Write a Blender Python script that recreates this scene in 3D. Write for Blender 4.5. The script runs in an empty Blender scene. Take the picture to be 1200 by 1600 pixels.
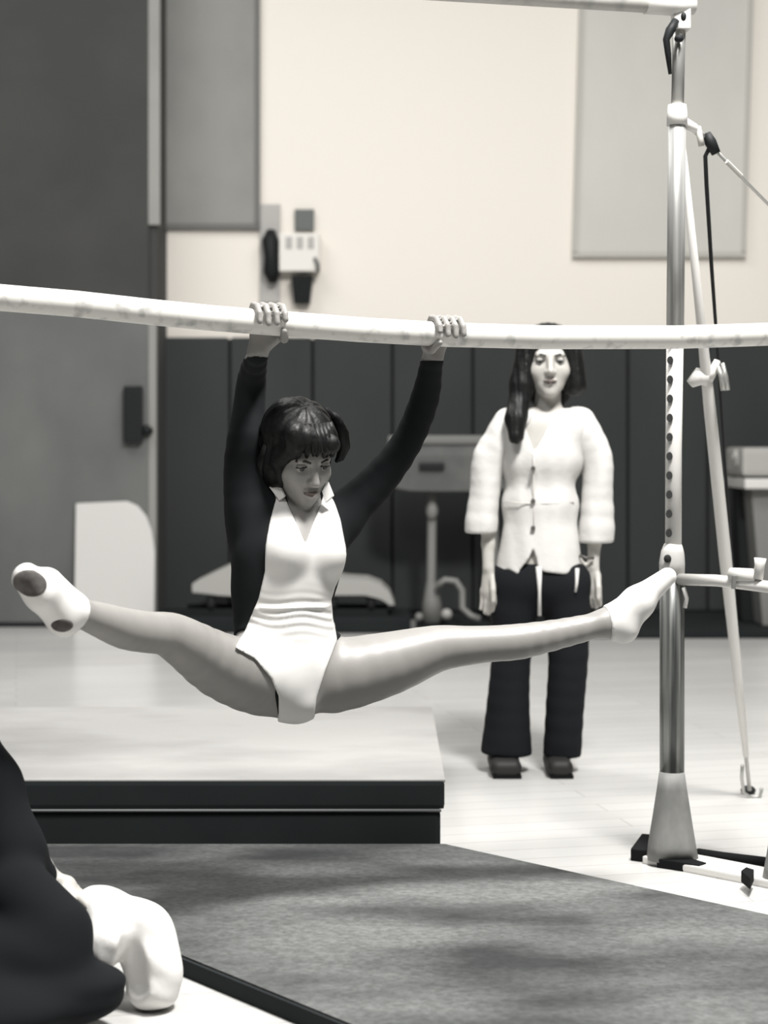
import bpy, bmesh, math, random
import numpy as np
from mathutils import Vector, Matrix
random.seed(4)

# ------------------------------------------------------------------ camera
F = 2705.0            # focal length in pixels of the 1200x1600 frame
HOR = 696.0           # horizon row
CAMZ = 1.2
scene = bpy.context.scene
C = scene.collection
cam_d = bpy.data.cameras.new('camera')
cam_d.sensor_fit = 'VERTICAL'; cam_d.sensor_height = 36.0
cam_d.lens = F / 1600 * 36.0
cam_d.shift_y = (HOR - 800) / 1600
cam_d.clip_end = 100
cam_d.dof.use_dof = True
cam_d.dof.focus_distance = 4.4
cam_d.dof.aperture_fstop = 2.8
cam = bpy.data.objects.new('camera', cam_d); C.objects.link(cam)
cam.location = (0, 0, CAMZ); cam.rotation_euler = (math.pi/2, 0, 0)
scene.camera = cam

# ------------------------------------------------------------------ world, lamps, exposure
w = bpy.data.worlds.new('world'); scene.world = w; w.use_nodes = True
w.node_tree.nodes['Background'].inputs[0].default_value = (1, 0.99, 0.97, 1)
w.node_tree.nodes['Background'].inputs[1].default_value = 0.03
def area(name, loc, size, power, target=None, sy=None):
    d = bpy.data.lights.new(name, 'AREA'); d.shape = 'RECTANGLE'; d.size = size; d.size_y = sy or size
    d.energy = power; d.color = (1, 0.985, 0.96)
    o = bpy.data.objects.new(name, d); C.objects.link(o); o.location = loc
    t = Vector(target if target else (loc[0], loc[1], 0)) - Vector(loc)
    o.rotation_euler = t.to_track_quat('-Z', 'Y').to_euler()
    return o
area('hall_light', (-1.4, 1.6, 5.6), 1.0, 110, (-0.2, 4.4, 0.8), 1.0)
area('hall_light', (1.3, 3.0, 5.8), 1.0, 760, (-0.2, 4.3, 0.5), 1.0)
area('hall_light', (2.2, 6.6, 6.2), 2.4, 210)
area('hall_light', (-3.0, 8.2, 6.2), 3.0, 200)
area('wall_fill', (0.8, 8.6, 6.6), 7.0, 30, (0.8, 12.0, 3.2), 1.0)  # unseen lamp added only to brighten the back wall
scene.view_settings.view_transform = 'Standard'
scene.view_settings.look = 'None'
scene.view_settings.gamma = 1
scene.view_settings.use_curve_mapping = False
scene.view_settings.exposure = 0.0

# ------------------------------------------------------------------ helpers
def P(x, y, D):
    return Vector(((x-600)*D/F, D, CAMZ-(y-HOR)*D/F))
def G(x, y, z=0.0):
    return P(x, y, F*(CAMZ-z)/(y-HOR))

def mat(name, col, rough=0.7, metal=0.0, noise=None, bump=0.0, bscale=60, spec=0.5, sheen=0, sss=0):
    """noise: (second colour, scale (x,y,z), contrast low, high)"""
    m = bpy.data.materials.new(name); m.use_nodes = True
    nt = m.node_tree; b = nt.nodes['Principled BSDF']
    if not hasattr(col, '__len__'): col = (col*1.0, col*0.985, col*0.955)
    b.inputs['Base Color'].default_value = (*col, 1)
    b.inputs['Roughness'].default_value = rough; b.inputs['Metallic'].default_value = metal
    b.inputs['Specular IOR Level'].default_value = spec
    if sheen: b.inputs['Sheen Weight'].default_value = sheen
    if sss:
        b.inputs['Subsurface Weight'].default_value = sss
        b.inputs['Subsurface Radius'].default_value = (0.01, 0.008, 0.006)
    tc = nt.nodes.new('ShaderNodeTexCoord')
    if noise:
        c2, sc, lo, hi = noise
        if not hasattr(c2, '__len__'): c2 = (c2, c2*0.985, c2*0.955)
        mp = nt.nodes.new('ShaderNodeMapping'); mp.inputs['Scale'].default_value = sc
        n = nt.nodes.new('ShaderNodeTexNoise'); n.inputs['Scale'].default_value = 1; n.inputs['Detail'].default_value = 5
        r = nt.nodes.new('ShaderNodeValToRGB')
        r.color_ramp.elements[0].position = lo; r.color_ramp.elements[0].color = (*col, 1)
        r.color_ramp.elements[1].position = hi; r.color_ramp.elements[1].color = (*c2, 1)
        nt.links.new(tc.outputs['Object'], mp.inputs[0]); nt.links.new(mp.outputs[0], n.inputs[0])
        nt.links.new(n.outputs[0], r.inputs[0]); nt.links.new(r.outputs[0], b.inputs['Base Color'])
    if bump:
        n2 = nt.nodes.new('ShaderNodeTexNoise'); n2.inputs['Scale'].default_value = bscale; n2.inputs['Detail'].default_value = 4
        bp = nt.nodes.new('ShaderNodeBump'); bp.inputs['Strength'].default_value = bump; bp.inputs['Distance'].default_value = 0.01
        nt.links.new(tc.outputs['Object'], n2.inputs[0]); nt.links.new(n2.outputs[0], bp.inputs['Height'])
        nt.links.new(bp.outputs[0], b.inputs['Normal'])
    return m

DARK = (0.012, 0.0145, 0.0155)
M = dict(
    wall=mat('painted_wall', (0.77, 0.73, 0.67), 0.8, noise=((0.775, 0.73, 0.67), (0.4, 0.4, 0.3), 0.4, 0.7)),
    pad=mat('dark_wall_padding', (0.020, 0.0235, 0.0235), 0.8, noise=((0.028, 0.032, 0.0315), (2.2, 2, 0.8), 0.3, 0.75), bump=0.2, bscale=8),
    seam=mat('dark_seam', (0.010, 0.0115, 0.0115), 0.9),
    panel_l=mat('grey_fabric_panel', (0.27, 0.27, 0.255), 0.95, noise=((0.235, 0.235, 0.225), (3, 3, 2), 0.4, 0.7)),
    panel_r=mat('pale_grey_panel', (0.53, 0.525, 0.49), 0.95, noise=((0.58, 0.57, 0.535), (2, 2, 1), 0.4, 0.7)),
    edge=mat('panel_edge', (0.15, 0.15, 0.145), 0.9),
    edge_r=mat('pale_panel_edge', (0.45, 0.44, 0.41), 0.9),
    updark=mat('charcoal_cloth', (0.042, 0.043, 0.042), 0.95, noise=((0.056, 0.056, 0.053), (1.2, 1.2, 1.6), 0.35, 0.7)),
    door=mat('grey_door_paint', (0.105, 0.110, 0.107), 0.7, noise=((0.145, 0.148, 0.143), (1.6, 1.6, 1.2), 0.35, 0.7)),
    doortrim=mat('pale_door_edge', (0.25, 0.25, 0.235), 0.7),
    lock=mat('black_metal', (0.008, 0.0095, 0.010), 0.6, spec=0.25),
    board=mat('off_white_board', 0.60, 0.6),
    matlow=mat('charcoal_mat', (0.012, 0.0145, 0.0155), 0.85, spec=0.2, noise=((0.016, 0.019, 0.0195), (3, 3, 3), 0.4, 0.7)),
    mattop=mat('pale_mat_cover', (0.33, 0.325, 0.315), 0.8, noise=((0.22, 0.216, 0.21), (1.4, 2.4, 2), 0.42, 0.72), bump=0.25, bscale=14),
    piping=mat('grey_piping', (0.10, 0.105, 0.105), 0.7),
    skin=mat('skin', (0.265, 0.256, 0.243), 0.42, sss=0.02, noise=((0.245, 0.237, 0.225), (18, 18, 18), 0.4, 0.7)),
    skin2=mat('pale_skin', (0.43, 0.417, 0.39), 0.55, sss=0.08),
    lip=mat('lips', (0.13, 0.10, 0.09), 0.5),
    eyewhite=mat('eye_white', (0.30, 0.29, 0.28), 0.3),
    dark_eye=mat('dark_eye', (0.02, 0.02, 0.02), 0.25),
    brow=mat('brow_hair', (0.03, 0.03, 0.028), 0.7),
    hair=mat('dark_hair', (0.006, 0.0065, 0.0065), 0.45, noise=((0.012, 0.012, 0.0118), (60, 60, 12), 0.45, 0.7), bump=0.3, bscale=45, spec=0.18),
    black=mat('black_jersey', (0.008, 0.0095, 0.0105), 0.9, spec=0.2),
    white=mat('white_jersey', 0.68, 0.75, noise=(0.64, (6, 6, 30), 0.4, 0.7)),
    sock=mat('white_slipper', 0.70, 0.8),
    sole=mat('dark_sole', (0.055, 0.05, 0.048), 0.9, noise=((0.16, 0.15, 0.14), (22, 22, 22), 0.45, 0.75)),
    blouse=mat('white_blouse_cloth', 0.60, 0.85, noise=(0.55, (9, 9, 9), 0.35, 0.7), bump=0.3, bscale=22),
    trousers=mat('dark_trousers', (0.008, 0.009, 0.011), 0.92, spec=0.2),
    button=mat('dark_button', (0.07, 0.065, 0.06), 0.4),
    crease=mat('grey_trim', (0.60, 0.58, 0.55), 0.9),
    shoe=mat('dark_leather', (0.02, 0.0195, 0.019), 0.6, spec=0.3),
    coat=mat('black_wool', (0.007, 0.008, 0.0095), 0.95, spec=0.15),
    pale=mat('cream_cloth', 0.72, 0.85, bump=0.2, bscale=20),
    wood=mat('chalky_wood_rail', (0.68, 0.67, 0.635), 0.45, noise=((0.36, 0.36, 0.345), (26, 26, 26), 0.52, 0.74)),
    wood2=mat('shaded_wood_rail', (0.50, 0.49, 0.46), 0.45, noise=((0.34, 0.34, 0.325), (20, 20, 20), 0.5, 0.75)),  # darker copy of the rail wood, shade of the underside put into colour
    sleeve=mat('brushed_tube', (0.42, 0.42, 0.405), 0.4, metal=0.3, noise=((0.26, 0.262, 0.255), (90, 90, 1.2), 0.42, 0.6)),
    paint=mat('white_enamel', (0.64, 0.63, 0.605), 0.35),
    tube=mat('worn_steel_tube', (0.30, 0.305, 0.295), 0.42, metal=0.5, noise=((0.07, 0.075, 0.073), (70, 70, 1.6), 0.40, 0.62)),
    cast=mat('grey_casting', (0.17, 0.172, 0.165), 0.65, noise=((0.26, 0.26, 0.25), (16, 16, 8), 0.4, 0.7)),
    hole=mat('adjuster_hole', (0.02, 0.021, 0.021), 0.9),
    rubber=mat('black_rubber', (0.006, 0.0065, 0.007), 0.9, spec=0.15),
    steel=mat('dull_steel', (0.42, 0.42, 0.40), 0.35, metal=0.7),
    cable=mat('dark_cable', (0.014, 0.015, 0.016), 0.7, spec=0.25),
    greyeq=mat('grey_vinyl', (0.075, 0.078, 0.076), 0.7, noise=((0.10, 0.10, 0.097), (6, 6, 6), 0.4, 0.7)),
    greylit=mat('lit_vinyl', (0.15, 0.152, 0.146), 0.7),  # paler copy of the grey vinyl, for the lit top
    greyleg=mat('grey_metal_leg', (0.19, 0.19, 0.182), 0.5),
    springpale=mat('pale_deck', (0.36, 0.355, 0.335), 0.7),
    phone=mat('pale_metal_box', (0.70, 0.68, 0.64), 0.5),
    phonegrey=mat('grey_metal_plate', (0.09, 0.10, 0.097), 0.5),
    trimgrey=mat('grey_backplate', (0.40, 0.39, 0.375), 0.7),
)
# floor: varnished pale boards, faint strips, polished
def floor_mat():
    m = bpy.data.materials.new('varnished_floor'); m.use_nodes = True
    nt = m.node_tree; b = nt.nodes['Principled BSDF']
    tc = nt.nodes.new('ShaderNodeTexCoord')
    mp = nt.nodes.new('ShaderNodeMapping'); mp.inputs['Rotation'].default_value = (0, 0, math.radians(-12))
    br = nt.nodes.new('ShaderNodeTexBrick')
    br.inputs['Color1'].default_value = (0.53, 0.525, 0.51, 1); br.inputs['Color2'].default_value = (0.57, 0.565, 0.55, 1)
    br.inputs['Mortar'].default_value = (0.43, 0.425, 0.41, 1)
    br.inputs['Scale'].default_value = 1; br.inputs['Brick Width'].default_value = 1.9; br.inputs['Row Height'].default_value = 0.115
    br.inputs['Mortar Size'].default_value = 0.0025
    n = nt.nodes.new('ShaderNodeTexNoise'); n.inputs['Scale'].default_value = 0.9; n.inputs['Detail'].default_value = 5
    mx = nt.nodes.new('ShaderNodeMix'); mx.data_type = 'RGBA'; mx.blend_type = 'MULTIPLY'; mx.inputs[0].default_value = 1
    r = nt.nodes.new('ShaderNodeValToRGB')
    r.color_ramp.elements[0].position = 0.3; r.color_ramp.elements[0].color = (0.86, 0.86, 0.86, 1)
    r.color_ramp.elements[1].position = 0.65; r.color_ramp.elements[1].color = (1, 1, 1, 1)
    nt.links.new(tc.outputs['Object'], mp.inputs[0]); nt.links.new(mp.outputs[0], br.inputs[0])
    nt.links.new(tc.outputs['Object'], n.inputs[0]); nt.links.new(n.outputs[0], r.inputs[0])
    nt.links.new(br.outputs[0], mx.inputs[6]); nt.links.new(r.outputs[0], mx.inputs[7])
    nt.links.new(mx.outputs[2], b.inputs['Base Color'])
    b.inputs['Roughness'].default_value = 0.27
    return m
M['floor'] = floor_mat()
def basemat_mat():
    m = bpy.data.materials.new('shade_mottled_mat'); m.use_nodes = True
    nt = m.node_tree; b = nt.nodes['Principled BSDF']; b.inputs['Roughness'].default_value = 0.8
    tc = nt.nodes.new('ShaderNodeTexCoord')
    def ns(sc, det, lo, hi, c1, c2, rot=0):
        mp = nt.nodes.new('ShaderNodeMapping'); mp.inputs['Scale'].default_value = sc; mp.inputs['Rotation'].default_value = (0, 0, rot)
        n = nt.nodes.new('ShaderNodeTexNoise'); n.inputs['Scale'].default_value = 1; n.inputs['Detail'].default_value = det
        r = nt.nodes.new('ShaderNodeValToRGB')
        r.color_ramp.elements[0].position = lo; r.color_ramp.elements[0].color = (*c1, 1)
        r.color_ramp.elements[1].position = hi; r.color_ramp.elements[1].color = (*c2, 1)
        nt.links.new(tc.outputs['Object'], mp.inputs[0]); nt.links.new(mp.outputs[0], n.inputs[0]); nt.links.new(n.outputs[0], r.inputs[0])
        return r
    a = ns((1.3, 3.0, 1), 5, 0.36, 0.64, (0.022, 0.0245, 0.0245), (0.145, 0.15, 0.146), 0.1)  # shading of the uneven surface painted as broad light and dark mottling
    c = ns((60, 60, 60), 3, 0.3, 0.7, (0.65, 0.65, 0.65), (1.15, 1.15, 1.15))
    mx = nt.nodes.new('ShaderNodeMix'); mx.data_type = 'RGBA'; mx.blend_type = 'MULTIPLY'; mx.inputs[0].default_value = 1
    nt.links.new(a.outputs[0], mx.inputs[6]); nt.links.new(c.outputs[0], mx.inputs[7]); nt.links.new(mx.outputs[2], b.inputs['Base Color'])
    return m
M['basemat'] = basemat_mat()

def thing(name, label, cat, loc=(0, 0, 0), rotz=0, group=None):
    o = bpy.data.objects.new(name, None); C.objects.link(o)
    o.location = loc; o.rotation_euler = (0, 0, rotz); o.empty_display_size = 0.1
    o['label'] = label; o['category'] = cat
    if group: o['group'] = group
    return o
def tag(o, label, cat, group=None):
    o['label'] = label; o['category'] = cat
    if group: o['group'] = group
    return o
def link(name, me, material, parent=None, smooth=False):
    o = bpy.data.objects.new(name, me); C.objects.link(o)
    if material: me.materials.append(material)
    if smooth:
        for p in me.polygons: p.use_smooth = True
    if parent is not None:
        root = parent; mtx = Matrix.Identity(4)
        chain = []
        while root is not None: chain.append(root); root = root.parent
        for r_ in reversed(chain):
            mtx = mtx @ r_.matrix_parent_inverse @ r_.matrix_basis
        o.parent = parent; o.matrix_parent_inverse = mtx.inverted()   # coordinates stay world coordinates
    return o
def bobj(name, bm, material, parent=None, smooth=False, bevel=0, structure=False):
    if bevel:
        bmesh.ops.bevel(bm, geom=[e for e in bm.edges], offset=bevel, segments=2, profile=0.7, affect='EDGES')
    bmesh.ops.recalc_face_normals(bm, faces=bm.faces)
    me = bpy.data.meshes.new(name); bm.to_mesh(me); bm.free()
    o = link(name, me, material, parent, smooth)
    if structure: o['kind'] = 'structure'
    return o
def bx(bm, lo, hi):
    vs = [bm.verts.new((x, y, z)) for x in (lo[0], hi[0]) for y in (lo[1], hi[1]) for z in (lo[2], hi[2])]
    for f in ((0,1,3,2),(4,6,7,5),(0,4,5,1),(2,3,7,6),(0,2,6,4),(1,5,7,3)): bm.faces.new([vs[i] for i in f])
    return bm
def box(name, lo, hi, m, parent=None, bevel=0.0, structure=False):
    return bobj(name, bx(bmesh.new(), lo, hi), m, parent, bevel=bevel, structure=structure)
def prism(bm, pts, off):
    """pts: 3-D polygon, off: extrusion vector"""
    a = [bm.verts.new(p) for p in pts]; b = [bm.verts.new(Vector(p)+Vector(off)) for p in pts]
    bm.faces.new(a); bm.faces.new(b[::-1])
    for i in range(len(a)):
        j = (i+1) % len(a); bm.faces.new((a[i], b[i], b[j], a[j]))
    return bm
def tube(bm, pts, r, n=14, flat=None, cap=True):
    """flat=(axis, factor) squashes the section"""
    pts = [Vector(p) for p in pts]; rings = []
    rs = r if hasattr(r, '__len__') else [r]*len(pts)
    t0 = (pts[1]-pts[0]).normalized()
    u = t0.cross(Vector((0, 0, 1)))
    if u.length < 0.1: u = t0.cross(Vector((0, 1, 0)))
    u.normalize()
    for i, p in enumerate(pts):
        t = (pts[min(i+1, len(pts)-1)] - pts[max(i-1, 0)]).normalized()
        u = (u - t*u.dot(t)).normalized(); v = t.cross(u)
        ring = []
        for k in range(n):
            a = 2*math.pi*k/n; d = (u*math.cos(a) + v*math.sin(a))*rs[i]
            if flat: ax, f = flat; d = d + ax*(d.dot(ax))*(f-1)
            ring.append(bm.verts.new(p+d))
        rings.append(ring)
    for i in range(len(rings)-1):
        for k in range(n):
            bm.faces.new((rings[i][k], rings[i][(k+1) % n], rings[i+1][(k+1) % n], rings[i+1][k]))
    if cap: bm.faces.new(rings[0][::-1]); bm.faces.new(rings[-1])
    return bm
def tub(name, pts, r, m, parent=None, n=14, flat=None):
    return bobj(name, tube(bmesh.new(), pts, r, n, flat), m, parent, smooth=len(pts) > 2 or n > 10)
def ball(bm, c, r, R=None, seg=14):
    rr = Vector(r) if hasattr(r, '__len__') else Vector((r, r, r))
    S = Matrix.Diagonal((*rr, 1)); Mx = Matrix.Translation(c) @ (R.to_4x4() if R else Matrix.Identity(4)) @ S
    bmesh.ops.create_uvsphere(bm, u_segments=seg, v_segments=max(6, seg//2+2), radius=1, matrix=Mx); return bm

# ---------------------------------------------------------- signed-distance figures
def V3(p): return np.array(p, dtype=np.float32)
def smin(a, b, k):
    h = np.clip(0.5 + 0.5*(b-a)/k, 0, 1); return b + (a-b)*h - k*h*(1-h)
def smax(a, b, k): return -smin(-a, -b, k)
def cone(a, b, ra, rb, flat=None):
    a, b = V3(a), V3(b); ab = b-a; L2 = float(ab @ ab) or 1e-9
    def f(p):
        q = p-a; t = np.clip((q @ ab)/L2, 0, 1)
        v = q - t[:, None]*ab
        if flat is not None:
            ax, fc = V3(flat[0]), flat[1]; v = v + ((v @ ax)*(1/fc-1))[:, None]*ax
        return np.sqrt((v*v).sum(1)) - (ra+(rb-ra)*t)
    return f
def ell(c, r, R=None):
    c = V3(c); r = V3(r); Rm = None if R is None else np.array(R, dtype=np.float32)
    def f(p):
        q = p-c
        if Rm is not None: q = q @ Rm            # columns of R are the local axes
        k0 = np.sqrt(((q/r)**2).sum(1)); k1 = np.sqrt(((q/(r*r))**2).sum(1))
        return k0*(k0-1)/np.maximum(k1, 1e-6)
    return f
def rbox(c, h, rad, R=None):
    c = V3(c); h = V3(h)-rad; Rm = None if R is None else np.array(R, dtype=np.float32)
    def f(p):
        q = p-c
        if Rm is not None: q = q @ Rm
        q = np.abs(q)-h
        return np.sqrt((np.maximum(q, 0)**2).sum(1)) + np.minimum(q.max(1), 0) - rad
    return f
def U(fs, k):
    def f(p):
        d = fs[0](p)
        for g in fs[1:]: d = smin(d, g(p), k)
        return d
    return f
def off(f, o): return lambda p: f(p)-o
def chain(pts, rs, n=3, flat=None):
    """one limb: a smooth path with a smoothly varying radius"""
    pts = [np.array(p, float) for p in pts]; q, rr = [], []
    P_ = [2*pts[0]-pts[1]]+pts+[2*pts[-1]-pts[-2]]; R_ = [rs[0]]+list(rs)+[rs[-1]]
    for i in range(1, len(P_)-2):
        for k in range(n):
            t = k/n
            def cr(a, b, c, d): return 0.5*((2*b)+(-a+c)*t+(2*a-5*b+4*c-d)*t*t+(-a+3*b-3*c+d)*t**3)
            q.append(cr(P_[i-1], P_[i], P_[i+1], P_[i+2])); rr.append(cr(R_[i-1], R_[i], R_[i+1], R_[i+2]))
    q.append(pts[-1]); rr.append(rs[-1])
    fs = [cone(q[i], q[i+1], rr[i], rr[i+1], flat) for i in range(len(q)-1)]
    def f(p):
        d = fs[0](p)
        for g in fs[1:]: d = smin(d, g(p), 0.012)
        return d + 0.003
    return f
def inter(*fs, k=0.004):
    def f(p):
        d = fs[0](p)
        for g in fs[1:]: d = smax(d, g(p), k)
        return d
    return f
def neg(f): return lambda p: -f(p)
def plane(pt, n):      # inside where (p-pt).n < 0
    pt, n = V3(pt), V3(n); n = n/np.linalg.norm(n)
    return lambda p: (p-pt) @ n
def poly2(pts, ax=(0, 2)):   # signed distance to a 2-D polygon (negative inside)
    q = np.array(pts, dtype=np.float32)
    def f(p):
        x = p[:, ax[0]]; y = p[:, ax[1]]
        d = np.full(len(p), 1e9, np.float32); s = np.ones(len(p), np.float32)
        n = len(q)
        for i in range(n):
            a, b = q[i], q[(i-1) % n]; e = b-a
            wx, wy = x-a[0], y-a[1]
            t = np.clip((wx*e[0]+wy*e[1])/(e@e+1e-12), 0, 1)
            d = np.minimum(d, (wx-e[0]*t)**2+(wy-e[1]*t)**2)
            c1 = y >= a[1]; c2 = y < b[1]; c3 = e[0]*wy > e[1]*wx
            fl = (c1 & c2 & c3) | (~c1 & ~c2 & ~c3)
            s = np.where(fl, -s, s)
        return s*np.sqrt(d)
    return f
def surf(name, f, lo, hi, h, m, parent=None, smooth_iter=1):
    """naive surface nets, evaluated only near the surface"""
    lo = np.array(lo, float); hi = np.array(hi, float)
    B = 8
    nb = np.ceil((hi-lo)/h/B).astype(int); n = nb*B+1
    cs = [lo[i] + (np.arange(nb[i])+0.5)*B*h for i in range(3)]
    cg = np.stack(np.meshgrid(*cs, indexing='ij'), -1).reshape(-1, 3).astype(np.float32)
    dc = f(cg)
    vals = np.empty(tuple(n), np.float32); vals.fill(1.0)
    D = dc.reshape(tuple(nb))
    rep = np.repeat(np.repeat(np.repeat(D, B, 0), B, 1), B, 2)
    vals[:-1, :-1, :-1] = np.where(rep < 0, -1, 1)
    near = np.argwhere(np.abs(D) < B*h*1.9)
    oi = np.stack(np.meshgrid(*[np.arange(B+1)]*3, indexing='ij'), -1).reshape(-1, 3)
    for s in range(0, len(near), 400):
        idx = (near[s:s+400, None, :]*B + oi[None]).reshape(-1, 3)
        pts = (lo + idx*h).astype(np.float32)
        vals[idx[:, 0], idx[:, 1], idx[:, 2]] = f(pts)
    v = vals; ins = v < 0
    crossx = ins[:-1] != ins[1:]; crossy = ins[:, :-1] != ins[:, 1:]; crossz = ins[:, :, :-1] != ins[:, :, 1:]
    nc = tuple(np.array(v.shape)-1)
    acc = np.zeros(nc+(3,), np.float32) if np.prod(nc) < 4e6 else None
    ids = -np.ones(nc, np.int64)
    # active cells
    act = np.zeros(nc, bool)
    for dy in (0, 1):
        for dz in (0, 1): act |= crossx[:, dy:nc[1]+dy, dz:nc[2]+dz]
    for dx in (0, 1):
        for dz in (0, 1): act |= crossy[dx:nc[0]+dx, :, dz:nc[2]+dz]
    for dx in (0, 1):
        for dy in (0, 1): act |= crossz[dx:nc[0]+dx, dy:nc[1]+dy, :]
    cell = np.argwhere(act); ids[act] = np.arange(len(cell))
    acc = np.zeros((len(cell), 3)); cnt = np.zeros(len(cell))
    corners = [(i, j, k) for i in (0, 1) for j in (0, 1) for k in (0, 1)]
    for c0 in corners:
        for axx in range(3):
            if c0[axx]: continue
            c1 = list(c0); c1[axx] = 1
            a = v[cell[:, 0]+c0[0], cell[:, 1]+c0[1], cell[:, 2]+c0[2]].astype(float)
            b = v[cell[:, 0]+c1[0], cell[:, 1]+c1[1], cell[:, 2]+c1[2]].astype(float)
            cr = (a < 0) != (b < 0)
            t = np.where(cr, a/np.where(cr, a-b, 1), 0)
            pt = np.tile(np.array(c0, float), (len(cell), 1)); pt[:, axx] += t
            acc[cr] += pt[cr]; cnt[cr] += 1
    pos = lo + (cell + acc/np.maximum(cnt, 1)[:, None])*h
    faces = []
    def emit(cross, axx, i0):
        o1, o2 = [(1, 2), (2, 0), (0, 1)][axx]
        e = np.argwhere(cross)
        e = e[(e[:, o1] > 0) & (e[:, o2] > 0) & (e[:, o1] < nc[o1]) & (e[:, o2] < nc[o2])]
        q = []
        for d1, d2 in ((0, 0), (1, 0), (1, 1), (0, 1)):
            c = e.copy(); c[:, o1] -= d1; c[:, o2] -= d2; q.append(ids[c[:, 0], c[:, 1], c[:, 2]])
        q = np.stack(q, 1); flip = ~ins[e[:, 0], e[:, 1], e[:, 2]]
        q[flip] = q[flip][:, ::-1]; faces.append(q)
    emit(crossx, 0, 0); emit(crossy, 1, 0); emit(crossz, 2, 0)
    fc = np.concatenate(faces); fc = fc[(fc >= 0).all(1)]
    # light relaxation
    for _ in range(smooth_iter):
        s_ = np.zeros_like(pos); k_ = np.zeros(len(pos))
        for a, b in ((0, 1), (1, 2), (2, 3), (3, 0)):
            np.add.at(s_, fc[:, a], pos[fc[:, b]]); np.add.at(k_, fc[:, a], 1)
            np.add.at(s_, fc[:, b], pos[fc[:, a]]); np.add.at(k_, fc[:, b], 1)
        pos = pos*0.5 + 0.5*s_/np.maximum(k_, 1)[:, None]
    me = bpy.data.meshes.new(name)
    me.vertices.add(len(pos)); me.vertices.foreach_set('co', pos.astype(np.float32).ravel())
    me.loops.add(len(fc)*4); me.loops.foreach_set('vertex_index', fc.astype(np.int32).ravel())
    me.polygons.add(len(fc)); me.polygons.foreach_set('loop_start', np.arange(0, len(fc)*4, 4, dtype=np.int32))
    me.polygons.foreach_set('loop_total', np.full(len(fc), 4, dtype=np.int32))
    me.polygons.foreach_set('use_smooth', np.ones(len(fc), dtype=bool))
    me.update(calc_edges=True); me.validate()
    return link(name, me, m, parent)

def frame(fwd, up=(0, 0, 1)):
    """columns: left-of-figure (x), forward (y), up (z)"""
    f = Vector(fwd).normalized(); u = Vector(up); u = (u - f*u.dot(f)).normalized(); l = u.cross(f)*1.0
    return Matrix((l, f, u)).transposed()
def head_prims(o, R, s=1.0):
    """head around origin o (between the ears); R columns: side, forward, up"""
    def T(x, y, z): return Vector(o) + R @ Vector((x*s, y*s, z*s))
    def E(c, r, k=None): return ell(T(*c), [a*s for a in r], R)
    skull = U([E((0, -0.018, 0.035), (0.074, 0.094, 0.083)), E((0, 0.028, -0.02), (0.062, 0.064, 0.082))], 0.03*s)
    jaw = U([E((0, 0.045, -0.075), (0.042, 0.042, 0.030)), E((0, 0.068, -0.098), (0.022, 0.020, 0.017)),
             E((0.040, 0.052, -0.030), (0.024, 0.024, 0.022)), E((-0.040, 0.052, -0.030), (0.024, 0.024, 0.022))], 0.022*s)
    base = U([skull, jaw], 0.022*s)
    brow = cone(T(-0.036, 0.080, 0.022), T(0.036, 0.080, 0.022), 0.010*s, 0.010*s)
    nose = U([cone(T(0, 0.088, 0.010), T(0, 0.108, -0.030), 0.0075*s, 0.0105*s),
              E((0.010, 0.098, -0.034), (0.008, 0.010, 0.007)), E((-0.010, 0.098, -0.034), (0.008, 0.010, 0.007))], 0.008*s)
    lips = U([E((0, 0.089, -0.058), (0.021, 0.010, 0.006)), E((0, 0.086, -0.068), (0.018, 0.010, 0.007))], 0.004*s)
    ears = [E((sx*0.074, -0.008, -0.008), (0.010, 0.020, 0.032)) for sx in (1, -1)]
    sock = U([E((sx*0.032, 0.094, 0.002), (0.019, 0.016, 0.013)) for sx in (1, -1)], 0.004)
    def f(p):
        d = smin(base(p), brow(p), 0.014*s)
        d = smax(d, -sock(p), 0.012*s)
        d = smin(d, nose(p), 0.010*s)
        d = smin(d, lips(p), 0.006*s)
        for e in ears: d = smin(d, e(p), 0.006*s)
        return d
    return f, T
def face_parts(body, T, R, s=1.0, lid=0.004, lidmat=None):
    for sx in (1, -1):
        bm = ball(bmesh.new(), T(sx*0.032, 0.074, 0.002), 0.0125*s)
        e = bobj('eye', bm, M['eyewhite'], body, smooth=True)
        bm = ball(bmesh.new(), T(sx*0.032, 0.0815, 0.001), 0.0072*s); bobj('iris', bm, M['dark_eye'], e, smooth=True)
        bm = ball(bmesh.new(), T(sx*0.032, 0.0745, 0.002+lid), (0.0128*s, 0.0128*s, 0.0115*s), R); bobj('eyelid', bm, lidmat or M['skin'], body, smooth=True)
        bm = tube(bmesh.new(), [T(sx*0.014, 0.091, 0.019), T(sx*0.030, 0.090, 0.025), T(sx*0.050, 0.076, 0.019)], [0.0028*s, 0.0034*s, 0.0015*s], 8)
        bobj('eyebrow', bm, M['brow'], body, smooth=True)
        bm = tube(bmesh.new(), [T(sx*0.019, 0.083, 0.006-0.4*lid), T(sx*0.032, 0.0885, 0.008-0.6*lid), T(sx*0.047, 0.078, 0.004-0.4*lid)], [0.0014*s, 0.0024*s, 0.0014*s], 8)
        bobj('eyelashes', bm, M['brow'], body, smooth=True)
    bm = tube(bmesh.new(), [T(-0.021, 0.090, -0.062), T(-0.008, 0.0985, -0.060), T(0, 0.0985, -0.0615), T(0.008, 0.0985, -0.060), T(0.021, 0.090, -0.062)],
              [0.001*s, 0.0042*s, 0.004*s, 0.0042*s, 0.001*s], 10)
    tube(bm, [T(-0.018, 0.089, -0.066), T(0, 0.0965, -0.069), T(0.018, 0.089, -0.066)], [0.001*s, 0.0045*s, 0.001*s], 10)
    bobj('lips', bm, M['lip'], body, smooth=True)

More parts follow.
